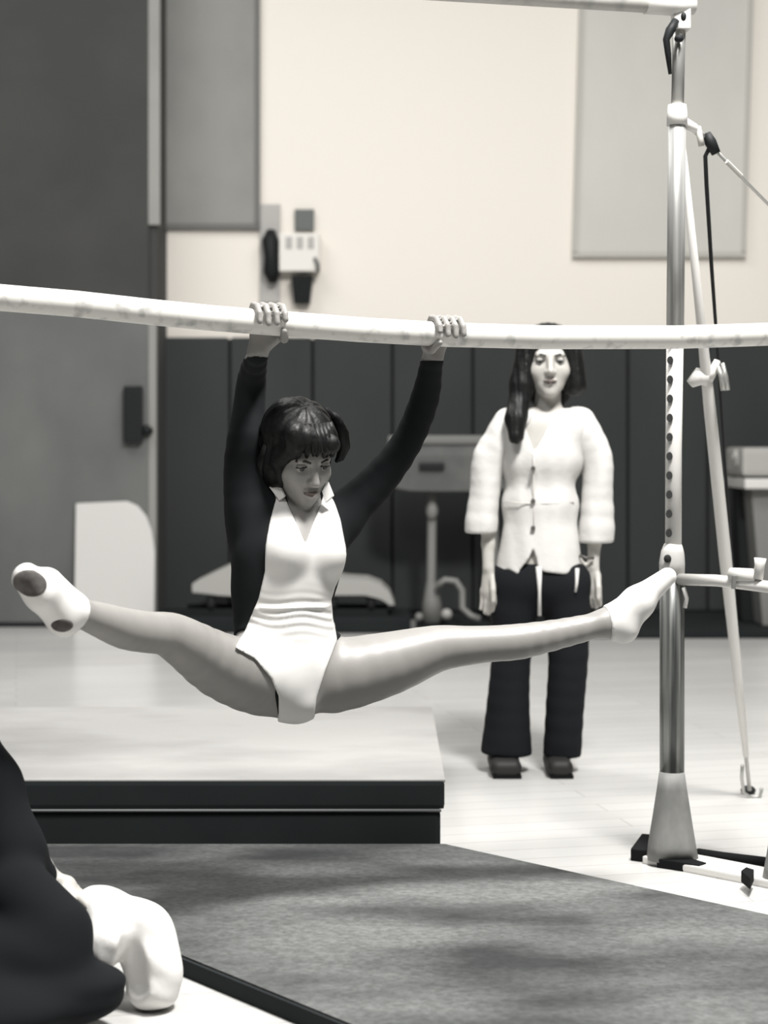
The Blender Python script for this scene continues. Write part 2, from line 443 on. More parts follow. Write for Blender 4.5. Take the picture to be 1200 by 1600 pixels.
# ================================================================== THE SETTING
WY = 12.0
box('floor', (-9, -1.5, -0.1), (9, WY+0.3, 0), M['floor'], structure=True)
wall = box('wall_back', (-9, WY, 0), (9, WY+0.3, 7.2), M['wall'], structure=True)
S12 = WY/F
def X12(px, D=WY): return (px-600)*D/F
def Z12(py, D=WY): return CAMZ-(py-HOR)*D/F
ZP = Z12(528)          # top of the padding
seams = [236, 360, 489, 613, 738, 861, 979, 1103, 1228, 1352, 1476, 1600, 1725, 1850]
padding = box('trim_1', (X12(236), WY-0.02, 0.0), (X12(1850), WY-0.001, ZP-0.01), M['seam'], structure=True)
for i in range(len(seams)-1):
    bm = bx(bmesh.new(), (X12(seams[i])+0.008, WY-0.07, 0.06), (X12(seams[i+1])-0.008, WY-0.005, ZP))
    bobj('wall_pad', bm, M['pad'], padding, bevel=0.018)
box('baseboard_back', (X12(236), WY-0.10, 0.0), (X12(1850), WY, 0.055), M['lock'], structure=True)
# fabric panels fixed high on the wall
def wpanel(x0, x1, y1, m, me, label, slant=0):
    z0 = Z12(y1); t = thing('acoustic_panel', label, 'panel', (X12((x0+x1)/2), WY-0.03, z0))
    zt = 5.6
    def sl(z): return slant*(z-z0)
    a, b = X12(x0), X12(x1)
    bm = bmesh.new(); prism(bm, [(a, WY-0.035, z0), (b, WY-0.035, z0), (b+sl(zt), WY-0.035, zt), (a+sl(zt), WY-0.035, zt)], (0, 0.034, 0))
    bobj('cloth_face', bm, m, t)
    for xx in (a, b):
        bm = bmesh.new(); prism(bm, [(xx-0.016, WY-0.05, z0), (xx+0.016, WY-0.05, z0), (xx+0.016+sl(zt), WY-0.05, zt), (xx-0.016+sl(zt), WY-0.05, zt)], (0, 0.05, 0))
        bobj('side_batten', bm, me, t)
    box('bottom_batten', (a-0.016, WY-0.05, z0-0.03), (b+0.016, WY-0.001, z0+0.005), me, t)
    return t
wpanel(254, 403, 352, M['panel_l'], M['edge'], 'mid-grey cloth panel on the upper wall beside the dark curtain-like panel')
wpanel(897, 1160, 396, M['panel_r'], M['edge_r'], 'pale grey cloth panel on the bright wall behind the bar upright', slant=0.03)
# left bay standing forward: charcoal panel above, grey door below
DY = 11.5
dx1 = X12(246, DY)
lw = box('wall_left', (-9, DY, 0), (dx1-0.0, WY, 7.2), M['updark'], structure=True)
zs = Z12(484, DY)
box('cloth_infill', (-9, DY-0.03, zs), (dx1-0.055, DY-0.001, 7.2), M['updark'], lw)
box('corner_batten', (dx1-0.055, DY-0.035, Z12(352, DY)), (dx1+0.02, DY-0.001, 7.2), M['panel_l'], lw)
door = box('door_1', (X12(-260, DY), DY-0.06, 0.03), (dx1-0.055, DY-0.002, zs), M['door'], structure=True, bevel=0.004)
box('door_edge', (dx1-0.052, DY-0.065, 0.0), (dx1+0.0, DY-0.001, zs), M['doortrim'], door, bevel=0.004)
box('door_sill', (X12(-260, DY), DY-0.07, 0.0), (dx1-0.055, DY, 0.03), M['lock'], door)
# panic-bar housing: upright black case with a thumb catch
bm = bx(bmesh.new(), (X12(197, DY), DY-0.13, Z12(692, DY)), (X12(226, DY), DY-0.06, Z12(604, DY)))
lk = bobj('lock_case', bm, M['lock'], door, bevel=0.012)
tub('catch', [P(224, 672, DY-0.1), P(230, 672, DY-0.1), P(236, 674, DY-0.12)], [0.03, 0.035, 0.022], M['lock'], lk)
# white board leaning on the door
bm = bmesh.new()
bd = [(115, 951), (115, 787), (195, 784), (212, 790), (226, 804), (235, 824), (240, 850), (240, 951)]
prism(bm, [P(x, y, DY-0.18) for x, y in bd], (0, 0.03, 0))
for v in bm.verts: v.co.y += (v.co.z)*0.10; 
zmin = min(v.co.z for v in bm.verts)
for v in bm.verts:
    v.co.z = (v.co.z-zmin)*(1.2-(784-696)*DY/F)/(1.2-(784-696)*DY/F-zmin)
tag(bobj('leaning_board', bm, M['board'], bevel=0.004), 'off-white board with one rounded corner leaning against the grey door', 'board')

# ------------------------------------------------------------------ wall equipment
t = thing('wall_telephone', 'pale wall telephone with dark handset beside the mid-grey cloth panel', 'telephone', P(450, 400, WY-0.05))
def wb(name, x0, y0, x1, y1, d0, d1, m, par, bev=0.006):
    return box(name, (X12(x0, WY-d0), WY-d1, Z12(y1, WY)), (X12(x1, WY-d0), WY-d0, Z12(y0, WY)), m, par, bevel=bev)
wb('back_plate', 406, 320, 438, 474, 0.001, 0.03, M['trimgrey'], t)
wb('housing', 438, 368, 500, 427, 0.001, 0.14, M['phone'], t, 0.012)
tub('handset', [P(424, 362, WY-0.09), P(422, 376, WY-0.12), P(423, 400, WY-0.13), P(424, 424, WY-0.12), P(427, 440, WY-0.09)], [0.035, 0.06, 0.045, 0.058, 0.035], M['lock'], t, 16)
wb('notice_plate', 461, 328, 491, 361, 0.001, 0.04, M['phonegrey'], t)
bm = bmesh.new(); prism(bm, [P(455, 430, WY-0.14), P(489, 430, WY-0.14), P(484, 474, WY-0.10), P(459, 474, WY-0.10)], (0, 0.09, 0))
bobj('directory_holder', bm, M['lock'], t, bevel=0.004)
tub('hook', [P(492, 404, WY-0.14), P(497, 414, WY-0.18), P(497, 424, WY-0.16)], 0.014, M['edge'], t, 8)
for k in range(3):
    wb('dial_slot', 447+k*17, 374, 457+k*17, 392, 0.1, 0.146, M['trimgrey'], t, 0.002)

# ------------------------------------------------------------------ apparatus by the wall
# low charcoal mats along the wall foot
box('foot_mat', (X12(250, 11.6), 11.05, 0.0), (X12(640, 11.6), 11.7, 0.10), M['matlow'], bevel=0.02)
tag(C.objects['foot_mat'], 'thin charcoal mat on the floor under the pale springboard', 'mat')
m2 = box('foot_mat', (X12(650, 11.4), 10.75, 0.0), (X12(1240, 11.4), 11.5, 0.048), M['matlow'], bevel=0.015)
tag(m2, 'thin charcoal mat on the floor under the grey vaulting horse', 'mat')
# springboard
t = thing('springboard', 'pale curved springboard lying on a charcoal mat by the dark padding', 'springboard', P(455, 960, 11.3))
top = [(300, 912), (330, 897), (362, 882), (420, 882), (480, 892), (540, 904), (575, 906), (596, 914), (610, 928), (617, 946)]
bot = [(608, 946), (595, 934), (570, 930), (530, 930), (470, 932), (400, 934), (340, 930), (300, 926)]
bm = bmesh.new(); prism(bm, [P(x, y, 11.15) for x, y in top+bot], (0, 0.42, 0)); bobj('deck', bm, M['springpale'], t, bevel=0.008)
for yy in (11.2, 11.5):
    box('runner', (X12(285, 11.2), yy-0.02, 0.10), (X12(606, 11.2), yy+0.02, 0.145), M['lock'], t)
for px in (330, 420, 520, 580):
    tub('spring', [P(px, 932, 11.2), P(px, 944, 11.2), P(px, 952, 11.2)], 0.03, M['cable'], t, 10)
# vaulting horse
t = thing('vaulting_horse', 'grey vaulting horse on a pedestal leg behind the standing woman', 'vaulting horse', P(700, 975, 11.2))
def horse_body():
    bm = bmesh.new(); ring = []
    n = 9
    xs = np.linspace(604, 806, 12)
    prof = [(-0.20, 766), (-0.20, 712), (-0.185, 692), (-0.15, 683), (0, 680), (0.15, 683), (0.185, 692), (0.20, 712), (0.20, 766), (0, 770)]
    rings = []
    for i, x in enumerate(xs):
        e = abs((i/(len(xs)-1))*2-1); k = 1-0.30*e**6
        rings.append([bm.verts.new(P(x, 725+(py-725)*k, 11.25)+Vector((0, dy*k, 0))) for dy, py in prof])
    for i in range(len(rings)-1):
        for k in range(len(prof)):
            k2 = (k+1) % len(prof); bm.faces.new((rings[i][k], rings[i][k2], rings[i+1][k2], rings[i+1][k]))
    bm.faces.new(rings[0]); bm.faces.new(rings[-1][::-1]); return bm
bobj('padded_body', horse_body(), M['greyeq'], t, smooth=False, bevel=0.0)
bm = bmesh.new(); bx(bm, P(606, 694, 11.04), P(804, 681, 11.46)); bobj('top_cover', bm, M['greylit'], t, bevel=0.02)  # lit upper face of the horse painted in as a paler slab
bm = bmesh.new(); bx(bm, P(655, 734, 11.02), P(694, 723, 11.1)); bobj('dark_patch', bm, M['lock'], t, bevel=0.01)
tub('leg', [P(675, 764, 11.2), P(675, 800, 11.2), P(674, 905, 11.2), P(675, 935, 11.2), P(676, 972, 11.2)], [0.025, 0.030, 0.030, 0.055, 0.085], M['greyleg'], t, 14)
tub('leg', [P(770, 764, 11.3), P(772, 850, 11.3), P(774, 970, 11.3)], [0.03, 0.03, 0.05], M['greyleg'], t, 14)
bobj('height_knob', ball(bmesh.new(), P(675, 798, 11.16), (0.040, 0.038, 0.060)), M['greyleg'], t, smooth=True)
tub('foot_tube', [P(682, 916, 11.1), P(696, 906, 11.1), P(712, 908, 11.1), P(722, 922, 11.1), P(722, 950, 11.08), P(735, 962, 11.06), P(750, 968, 11.05)], 0.022, M['greyleg'], t, 10)
bobj('castor', ball(bmesh.new(), P(698, 960, 11.05), 0.036), M['springpale'], t, smooth=True)
bobj('castor', ball(bmesh.new(), P(655, 964, 11.05), 0.028), M['greyleg'], t, smooth=True)
# second horse at the right margin, seen end-on
t = thing('vaulting_box', 'pale padded vaulting box with bright band at the right edge of the hall', 'vaulting box', P(1230, 975, 11.2))
bm = bmesh.new(); bx(bm, P(1160, 744, 10.95), P(1320, 699, 11.5)); bobj('padded_top', bm, M['springpale'], t, bevel=0.035)
bm = bmesh.new(); bx(bm, P(1164, 764, 10.9), P(1318, 745, 11.55)); bobj('rim_board', bm, M['paint'], t, bevel=0.012)
bm = bmesh.new()
a = [P(1174, 764, 11.0), P(1310, 764, 11.0), P(1290, 978, 11.0), P(1192, 978, 11.0)]
prism(bm, a, (0, 0.45, 0)); bobj('tapered_body', bm, M['greyleg'], t, bevel=0.01)
tub('side_knob', [P(1146, 718, 11.1), P(1150, 706, 11.1), P(1154, 718, 11.1), P(1152, 728, 11.1)], 0.022, M['springpale'], t, 10)
tub('knob_stem', [P(1150, 722, 11.15), P(1172, 728, 11.15)], 0.014, M['lock'], t, 8)
bm = bmesh.new(); prism(bm, [P(1150, 745, 11.25), P(1176, 765, 11.25), P(1192, 971, 11.25), P(1160, 971, 11.25)], (0, 0.15, 0)); bobj('shadow_sheet', bm, M['lock'], t)  # dark sheet stands in for the shadow left of the box

# ------------------------------------------------------------------ mats on the floor
bmz = 0.04
poly = [Vector((-1.41, 5.05, 0)), Vector((0.172, 5.05, 0)), Vector((0.857, 4.376, 0)), Vector((2.0, 3.25, 0)), Vector((0.95, 2.3, 0)), Vector((0.565, 2.70, 0))]
bm = bmesh.new(); prism(bm, poly, (0, 0, bmz-0.002))
bobj('base', bm, M['matlow'], tm := thing('floor_mat', 'large grey gymnastics mat with painted mottled shading, spread flat across the foreground floor', 'mat', (0.2, 4.0, 0)))
cen = sum(poly, Vector())/len(poly)
bm = bmesh.new(); prism(bm, [cen+(p-cen)*0.985+Vector((0, 0, bmz-0.002)) for p in poly], (0, 0, 0.004))
bobj('top_cover', bm, M['basemat'], tm)
# thick folded landing mat: two layers
t = thing('landing_mat', 'thick dark landing mat of two layers with pale top behind the grey mat', 'mat', (-1.2, 5.8, 0))
xr = 0.178; yf = 5.08; yb = 6.5
for k, (z0, z1) in enumerate(((0.0, 0.128), (0.131, 0.216))):
    bm = bx(bmesh.new(), (-3.0, yf, z0), (xr-0.012*(1-k), yb, z1)); bobj('mat_layer', bm, M['matlow'], t, bevel=0.014)
bm = bx(bmesh.new(), (-2.99, yf+0.004, 0.2100), (xr+0.002, yb+0.003, 0.2185)); bobj('top_cover', bm, M['mattop'], t, bevel=0.003)
for zz in (0.129,):
    tub('piping', [(-2.99, yf-0.001, zz), (-1.2, yf-0.004, zz), (xr-0.01, yf-0.001, zz)], 0.0045, M['piping'], t, 8)

# ================================================================== UNEVEN BARS
ub = thing('uneven_bars', 'white-railed uneven bars with steel upright and floor brace', 'gymnastics bars', (0.85, 4.96, 0))
n20 = math.radians(20)
bdir = Vector((math.cos(n20), math.sin(n20), 0)); bnorm = Vector((-math.sin(n20), math.cos(n20), 0))
def barD(px): return 4.318/(1-0.0001346*(px-600))
def bar_pt(px, py): return P(px, py, barD(px))
railpx = [(-140, 447), (0, 465), (120, 475), (240, 488), (330, 497), (430, 505), (560, 515), (700, 523), (850, 527), (1055, 527), (1180, 523), (1228, 521)]
rp = [bar_pt(x, y) for x, y in railpx]
tub('low_rail', rp, 0.031, M['wood'], ub, 20)
# high rail: wood with a steel end fitting
h1 = P(1066, 8, 4.98); hd = (P(700, -14, 4.80)-h1).normalized()
tub('high_rail', [h1+hd*0.06, h1+hd*1.2, h1+hd*2.35], 0.028, M['wood2'], ub, 20)
e = tub('rail_end_fitting', [h1-hd*0.035, h1+hd*0.02, h1+hd*0.115], [0.026, 0.0315, 0.0315], M['paint'], ub, 18)
bobj('fitting_bolt', ball(bmesh.new(), P(1068, 26, 4.93), (0.008, 0.008, 0.013)), M['lock'], e, smooth=True)
# upright of the high rail
up_ = lambda x, y: P(x, y, 4.99)
lo_t = tub('lower_tube', [up_(1050, 1215), up_(1050, 1050), up_(1050, 892)], 0.0355, M['tube'], ub, 24)
tub('upper_tube', [up_(1052, 884), up_(1052.5, 700), up_(1055, 505)], [0.0235, 0.0235, 0.0245], M['paint'], ub, 24)
tub('sleeve_tube', [up_(1055, 512), up_(1056.5, 350), up_(1058, 185)], [0.0255, 0.0255, 0.0255], M['sleeve'], ub, 24)
tub('extension_tube', [up_(1058, 190), up_(1060, 100), up_(1062, 22)], 0.0185, M['steel'], ub, 20)
co = tub('lower_collar', [up_(1050, 898), up_(1050, 880), up_(1051, 862), up_(1052, 850)], [0.036, 0.037, 0.033, 0.025], M['paint'], ub, 24)
bobj('collar_hole', ball(bmesh.new(), P(1043, 873, 4.955), (0.011, 0.008, 0.012)), M['hole'], co, smooth=True)  # dark bead standing in for the hole in the collar
uc = tub('upper_collar', [up_(1058, 196), up_(1058, 182), up_(1058, 164)], [0.030, 0.030, 0.026], M['paint'], ub, 24)
for k in range(11):
    y = 533+30*k
    cx = 1047.5 - 2.5*(k/10)
    bm = tube(bmesh.new(), [P(cx, y, 4.99-0.0215), P(cx, y, 4.99-0.0262)], 0.0092, 12, (Vector((0, 0, 1)), 1.35))
    bobj('adjuster_hole', bm, M['hole'], ub)
tub('locking_lever', [P(1056, 32, 4.955), P(1047, 48, 4.945), P(1041, 62, 4.945), P(1044, 85, 4.95), P(1047, 116, 4.965)], [0.011, 0.014, 0.010, 0.009, 0.005], M['lock'], ub, 12)
bobj('lever_knob', ball(bmesh.new(), P(1061, 60, 4.955), (0.014, 0.014, 0.012)), M['cable'], ub, smooth=True)
bm = bmesh.new(); bx(bm, P(1053, 44, 4.96), P(1074, 4, 5.02)); bobj('rail_saddle', bm, M['paint'], ub, bevel=0.006)
# flared foot casting
foot = []
c0 = up_(1050, 1212)
def footring(bm, y, hx, hy, cx=1050):
    c = P(cx, y, 4.96); rr = []
    for k in range(20):
        a = 2*math.pi*k/20; ca, sa = math.cos(a), math.sin(a)
        sg = lambda v: math.copysign(abs(v)**0.7, v)
        rr.append(bm.verts.new(c+Vector((hx*sg(ca), hy*sg(sa), 0))))
    return rr
bm = bmesh.new()
R_ = [footring(bm, 1208, .036, .036), footring(bm, 1232, .042, .038), footring(bm, 1280, .056, .042), footring(bm, 1320, .068, .048), footring(bm, 1342, .074, .052, 1051)]
for i in range(len(R_)-1):
    for k in range(20): bm.faces.new((R_[i][k], R_[i][(k+1) % 20], R_[i+1][(k+1) % 20], R_[i+1][k]))
bm.faces.new(R_[0]); bm.faces.new(R_[-1][::-1])
bobj('foot_casting', bm, M['cast'], ub, smooth=True)
# base rail on the floor towards the low-rail upright
g1 = Vector((0.80, 5.00, 0)); g2 = Vector((1.12, 4.70, 0)); gd = (g2-g1).normalized(); gn = Vector((-gd.y, gd.x, 0))
bm = bmesh.new(); prism(bm, [g1-gd*0.02-gn*0.065, g2+gd*0.15-gn*0.065, g2+gd*0.15+gn*0.065, g1-gd*0.02+gn*0.065], (0, 0, 0.022))
bobj('base_plate', bm, M['paint'], ub, bevel=0.005)
bm = bmesh.new(); prism(bm, [G(985, 1345), G(1000, 1347), G(1022, 1348), G(1022, 1322, 0.0), G(1003, 1320)], (0, 0, 0.035)); bobj('rubber_foot', bm, M['rubber'], ub, bevel=0.006)
bm = bmesh.new(); prism(bm, [G(1026, 1356), G(1092, 1366), G(1104, 1362), G(1060, 1349), G(1028, 1346)], (0, 0, 0.026)); bobj('rubber_foot', bm, M['rubber'], ub, bevel=0.004)
tub('dark_floor_strip', [G(1090, 1334, 0.02), G(1130, 1340, 0.02), G(1180, 1346, 0.02), G(1260, 1356, 0.02)], 0.016, M['rubber'], ub, 10)  # dark strip lying along the floor behind the base plate
# low-rail upright just beyond the right edge
lp = Vector((1.105, 4.72, 0))
lt = tub('low_upright', [lp+Vector((0, 0, 0.12)), lp+Vector((0, 0, 0.8)), lp+Vector((0, 0, 1.47))], [0.0355, 0.030, 0.024], M['tube'], ub, 24)
bm = bmesh.new(); R_ = []
for z, hx in ((0.26, .036), (0.22, .042), (0.12, .056), (0.05, .068), (0.02, .074)):
    R_.append([bm.verts.new(lp+Vector((hx*math.cos(2*math.pi*k/20), hx*0.7*math.sin(2*math.pi*k/20), z))) for k in range(20)])
for i in range(4):
    for k in range(20): bm.faces.new((R_[i][k], R_[i][(k+1) % 20], R_[i+1][(k+1) % 20], R_[i+1][k]))
bm.faces.new(R_[0]); bm.faces.new(R_[-1][::-1]); bobj('foot_casting', bm, M['cast'], ub, smooth=True)
bm = bmesh.new(); prism(bm, [G(1158, 1378, .022), G(1172, 1390, .022), G(1178, 1376, .022), G(1166, 1372, .022)], (0, 0, 0.03)); bobj('base_bolt', bm, M['rubber'], ub)
# connecting arm with clamp and knob
tub('connecting_arm', [P(1058, 905, 4.97), P(1120, 907, 4.86), P(1200, 917, 4.745), P(1226, 920, 4.72)], 0.0165, M['paint'], ub, 16)
tub('arm_sleeve', [P(1142, 898, 4.82), P(1182, 900, 4.77)], 0.020, M['paint'], ub, 16)
tub('arm_knob', [P(1184, 905, 4.76), P(1187, 884, 4.76), P(1188, 872, 4.76)], [0.014, 0.014, 0.017], M['paint'], ub, 14)
tub('arm_bolt', [P(1147, 900, 4.78), P(1146, 920, 4.78)], 0.006, M['edge'], ub, 8)
tub('arm_under_hook', [P(1068, 918, 4.94), P(1073, 935, 4.94), P(1070, 950, 4.94)], 0.006, M['paint'], ub, 8)
# floor brace (white pole) behind the upright
b0 = P(1064, 205, 5.02); b1 = G(1172, 1243)
def br(tt): return b0+(b1-b0)*tt
tub('floor_brace', [br(0), br(.25), br(.38), br(.6), br(.8), br(.93)], [0.009, 0.014, 0.019, 0.0205, 0.016, 0.010], M['paint'], ub, 16)
tub('brace_thin_end', [br(.92), br(.99)], 0.007, M['steel'], ub, 10)
tub('brace_clamp', [P(1078, 600, 5.33), P(1092, 588, 5.33), P(1106, 592, 5.33)], [0.014, 0.028, 0.028], M['paint'], ub, 12)
tub('brace_lever', [P(1106, 592, 5.32), P(1114, 580, 5.32), P(1121, 563, 5.32)], [0.018, 0.014, 0.010], M['paint'], ub, 12)
fr = tub('floor_hook', [P(1160, 1196, 5.86), P(1159, 1215, 5.88), P(1162, 1238, 5.9), G(1175, 1247), P(1188, 1244, 5.9), P(1190, 1232, 5.89)], 0.006, M['steel'], ub, 8)
bobj('floor_anchor', ball(bmesh.new(), G(1169, 1240)+Vector((0, 0, 0.012)), (0.026, 0.026, 0.016)), M['cable'], ub, smooth=True)
# cable head and cables
tub('cable_bracket', [P(1066, 190, 5.0), P(1085, 200, 5.03), P(1098, 214, 5.05)], [0.016, 0.013, 0.010], M['paint'], ub, 12)
tub('bracket_pin', [P(1090, 198, 5.03), P(1094, 216, 5.03), P(1096, 228, 5.03)], 0.009, M['edge_r'], ub, 10)
tub('cable_clamp', [P(1104, 208, 5.05), P(1110, 222, 5.05), P(1119, 240, 5.05)], [0.012, 0.018, 0.014], M['lock'], ub, 12)
tub('cable', [P(1110, 228, 5.05), P(1102, 244, 5.06), P(1104, 290, 5.09), P(1112, 420, 5.2), P(1121, 545, 5.32), P(1131, 700, 5.45), P(1146, 900, 5.62), P(1163, 1135, 5.83), G(1170, 1232)], [0.007, 0.0065, 0.0065, 0.006, 0.005, 0.004, 0.004, 0.005, 0.005], M['cable'], ub, 8)
for k, (dx) in enumerate((0, 7)):
    tub('turnbuckle', [P(1122+dx, 572-k*5, 5.3), P(1127+dx, 590, 5.3), P(1131+dx-2*k, 610, 5.3)], [0.006, 0.008, 0.010], M['steel'], ub, 8)
tub('cable', [P(1119, 236, 5.05), P(1160, 278, 5.15), P(1300, 420, 5.25), P(2150, 1274, 5.62)], [0.0045]*4, M['steel'], ub, 8)
tub('cable_sleeve', [P(1135, 252, 5.08), P(1158, 275, 5.12)], 0.007, M['edge_r'], ub, 8)
# left-hand supports outside the frame
for q, zt in ((rp[0], rp[0].z), (h1+hd*2.32, (h1+hd*2.32).z)):
    tub('far_upright', [(q.x, q.y, 0.02), (q.x, q.y, zt*0.5), (q.x, q.y, zt-0.02)], [0.0355, 0.030, 0.0245], M['tube'], ub, 20)
    tub('foot_casting', [(q.x, q.y, 0.0), (q.x, q.y, 0.05), (q.x, q.y, 0.26)], [0.08, 0.07, 0.036], M['cast'], ub, 20)

# ================================================================== GYMNAST
gy = thing('person', 'gymnast in black and white leotard hanging from the low bar with legs wide apart', 'person', (-0.2, 4.3, 0.5))
yaw = math.radians(24)
tf = Vector((math.sin(yaw), -math.cos(yaw), 0)); tl = Vector((math.cos(yaw), math.sin(yaw), 0))   # front, and her left
TR = np.array(Matrix((tl, tf, Vector((0, 0, 1)))).transposed())
def TE(px, py, D, r): return ell(P(px, py, D), r, TR)
chest = P(452, 850, 4.36); waist = P(438, 940, 4.36); pelv = P(452, 1035, 4.34)
torso = U([
    ell(P(452, 862, 4.36), (0.140, 0.090, 0.115), TR),
    ell(P(445, 905, 4.36), (0.124, 0.086, 0.10), TR),
    ell(waist, (0.114, 0.080, 0.085), TR),
    ell(P(446, 990, 4.355), (0.125, 0.090, 0.085), TR),
    ell(P(455, 1045, 4.35), (0.110, 0.095, 0.080), TR),
    ell(P(460, 1095, 4.34), (0.058, 0.075, 0.050), TR),
    cone(P(400, 800, 4.37), P(530, 815, 4.46), 0.058, 0.052),
    cone(P(460, 810, 4.42), P(468, 760, 4.43), 0.046, 0.042),
], 0.055)
bust = U([ell(P(447, 862, 4.275), (0.046, 0.040, 0.048), TR), ell(P(510, 866, 4.33), (0.044, 0.040, 0.046), TR)], 0.01)
torso_b = lambda p: smin(torso(p), bust(p), 0.03)
# arms
shR = P(388, 790, 4.37); elR = P(389, 640, 4.42); wrR = P(402, 552, barD(402)+0.052)
shL = P(532, 808, 4.47); elL = P(632, 695, 4.52); wrL = P(675, 562, barD(678)+0.050)
armR = chain([P(394, 860, 4.38), shR, P(383, 715, 4.39), elR, P(394, 590, 4.40), wrR], [0.056, 0.058, 0.050, 0.039, 0.034, 0.025])
armL = chain([P(500, 850, 4.44), shL, P(585, 757, 4.50), P(635, 692, 4.51), P(664, 622, 4.48), wrL], [0.054, 0.054, 0.047, 0.038, 0.035, 0.026])
# legs
hipR = P(408, 1062, 4.30); knR = P(262, 991, 4.00); anR = P(122, 957, 3.70)
hipL = P(520, 1058, 4.40); knL = P(727, 1009, 4.45); anL = P(945, 974, 4.52)
def mix(a, b, t_): return a+(b-a)*t_
legR = chain([hipR, P(345, 1040, 4.17), P(290, 1006, 4.05), knR+Vector((0, 0, 0.0)), P(232, 988, 3.93), P(195, 982, 3.85), P(155, 968, 3.77), anR],
             [0.092, 0.079, 0.060, 0.050, 0.047, 0.046, 0.038, 0.030])
legL = chain([hipL, P(610, 1036, 4.42), P(680, 1014, 4.44), knL, P(765, 1006, 4.46), P(815, 1002, 4.475), P(885, 988, 4.50), anL],
             [0.094, 0.080, 0.060, 0.050, 0.046, 0.046, 0.038, 0.033])
toeR = P(43, 903, 3.62); heelR = P(100, 968, 3.69)
footR = U([cone(anR, heelR, 0.029, 0.029), cone(anR+Vector((-0.01, 0, 0.008)), P(72, 915, 3.66), 0.030, 0.034), cone(heelR, P(66, 928, 3.635), 0.030, 0.032),
           cone(P(66, 922, 3.64), P(40, 902, 3.61), 0.036, 0.027, (Vector((0.5, 0, -0.3)).normalized(), 0.9))], 0.02)
toeL = P(1043, 901, 4.56)
footL = U([cone(anL, P(975, 983, 4.53), 0.034, 0.032), cone(anL, P(995, 943, 4.54), 0.034, 0.034), cone(P(975, 975, 4.53), P(1000, 942, 4.54), 0.030, 0.032),
           cone(P(995, 940, 4.54), toeL, 0.033, 0.019)], 0.02)
# head
hy = math.radians(30); hp = math.radians(25)
hf = Vector((math.sin(hy)*math.cos(hp), -math.cos(hy)*math.cos(hp), -math.sin(hp)))
hup = Vector((-0.06, 0, 1))
HR = frame(hf, hup)
HO = P(468, 710, 4.355)
headf, HT = head_prims(HO, HR, 1.0)
neck = cone(P(466, 800, 4.43), HT(0, -0.035, -0.04), 0.046, 0.045)
# hands gripping the rail
def grip(px, py, wr, side):
    c = bar_pt(px, py); zc = c
    th = lambda a, r: Vector((0, 0, 1))*math.cos(a)*r + (-bnorm)*math.sin(a)*r      # a=0 top, + towards the camera
    fs = []
    for k in range(4):
        o_ = c + bdir*((k-1.5)*0.0215)
        ln = (0.94, 1.0, 0.97, 0.85)[k if side > 0 else 3-k]
        R0 = 0.031+0.0085
        angs = [-1.05, -0.35, 0.35, 1.05, 1.7*ln]
        pts = [o_ + th(a, R0 + (0.006 if a < 0 else 0.001)) for a in angs]
        fs.append(U([cone(pts[i], pts[i+1], 0.0095-0.0004*i, 0.0091-0.0004*i) for i in range(4)], 0.003))
    fingers = lambda p: np.minimum.reduce([g(p) for g in fs])
    kn = c + th(-1.05, 0.040)
    palm = U([cone(kn-bdir*0.026, wr+(c-wr)*0.12, 0.013, 0.021), cone(kn+bdir*0.026, wr+(c-wr)*0.12, 0.013, 0.021), cone(kn, wr, 0.014, 0.023)], 0.012)
    tb = c - Vector((0, 0, 1))*0.036
    s_ = bdir*side
    thumb = U([cone(wr+(c-wr)*0.25+s_*0.018, c+th(-2.3, 0.040)+s_*0.044, 0.014, 0.011), cone(c+th(-2.3, 0.040)+s_*0.044, c+th(-3.2, 0.039)+s_*0.040, 0.011, 0.0100),
               cone(c+th(-3.2, 0.039)+s_*0.040, c+th(-4.1, 0.039)+s_*0.030, 0.0100, 0.0085)], 0.006)
    return lambda p: smin(smin(palm(p), fingers(p), 0.006), thumb(p), 0.008)
handR = grip(419, 504, wrR, 1)
handL = grip(697, 523, wrL, -1)
def far(f, lo, hi):     # evaluate a detailed piece only near its box
    lo, hi = V3(lo), V3(hi)
    def g(p):
        q = np.maximum(np.maximum(lo-p, p-hi), 0); d = np.sqrt((q*q).sum(1)) + 0.03
        m_ = (q.max(1) < 0.02)
        if m_.any(): d[m_] = f(p[m_])
        return d
    return g
def boxof(c, r): c = Vector(c); return (c-Vector((r, r, r)), c+Vector((r, r, r)))
headF = far(headf, *boxof(HO, 0.16)); hRF = far(handR, *boxof(P(412, 525, 4.25), 0.12)); hLF = far(handL, *boxof(P(688, 540, 4.4), 0.12))
trunk_legs = lambda p: smin(smin(torso_b(p), legR(p), 0.045), legL(p), 0.045)
def gym(p):
    d = trunk_legs(p)
    d = smin(d, armR(p), 0.03); d = smin(d, armL(p), 0.03)
    d = smin(d, footR(p), 0.015); d = smin(d, footL(p), 0.015)
    d = smin(d, neck(p), 0.02); d = smin(d, headF(p), 0.008)
    d = smin(d, hRF(p), 0.012); d = smin(d, hLF(p), 0.012)
    return d
body = surf('body', gym, (-1.0, 3.5, 0.38), (0.85, 4.72, 1.60), 0.0042, M['skin'], gy, 1)
face_parts(body, HT, HR, 1.0, 0.0035)
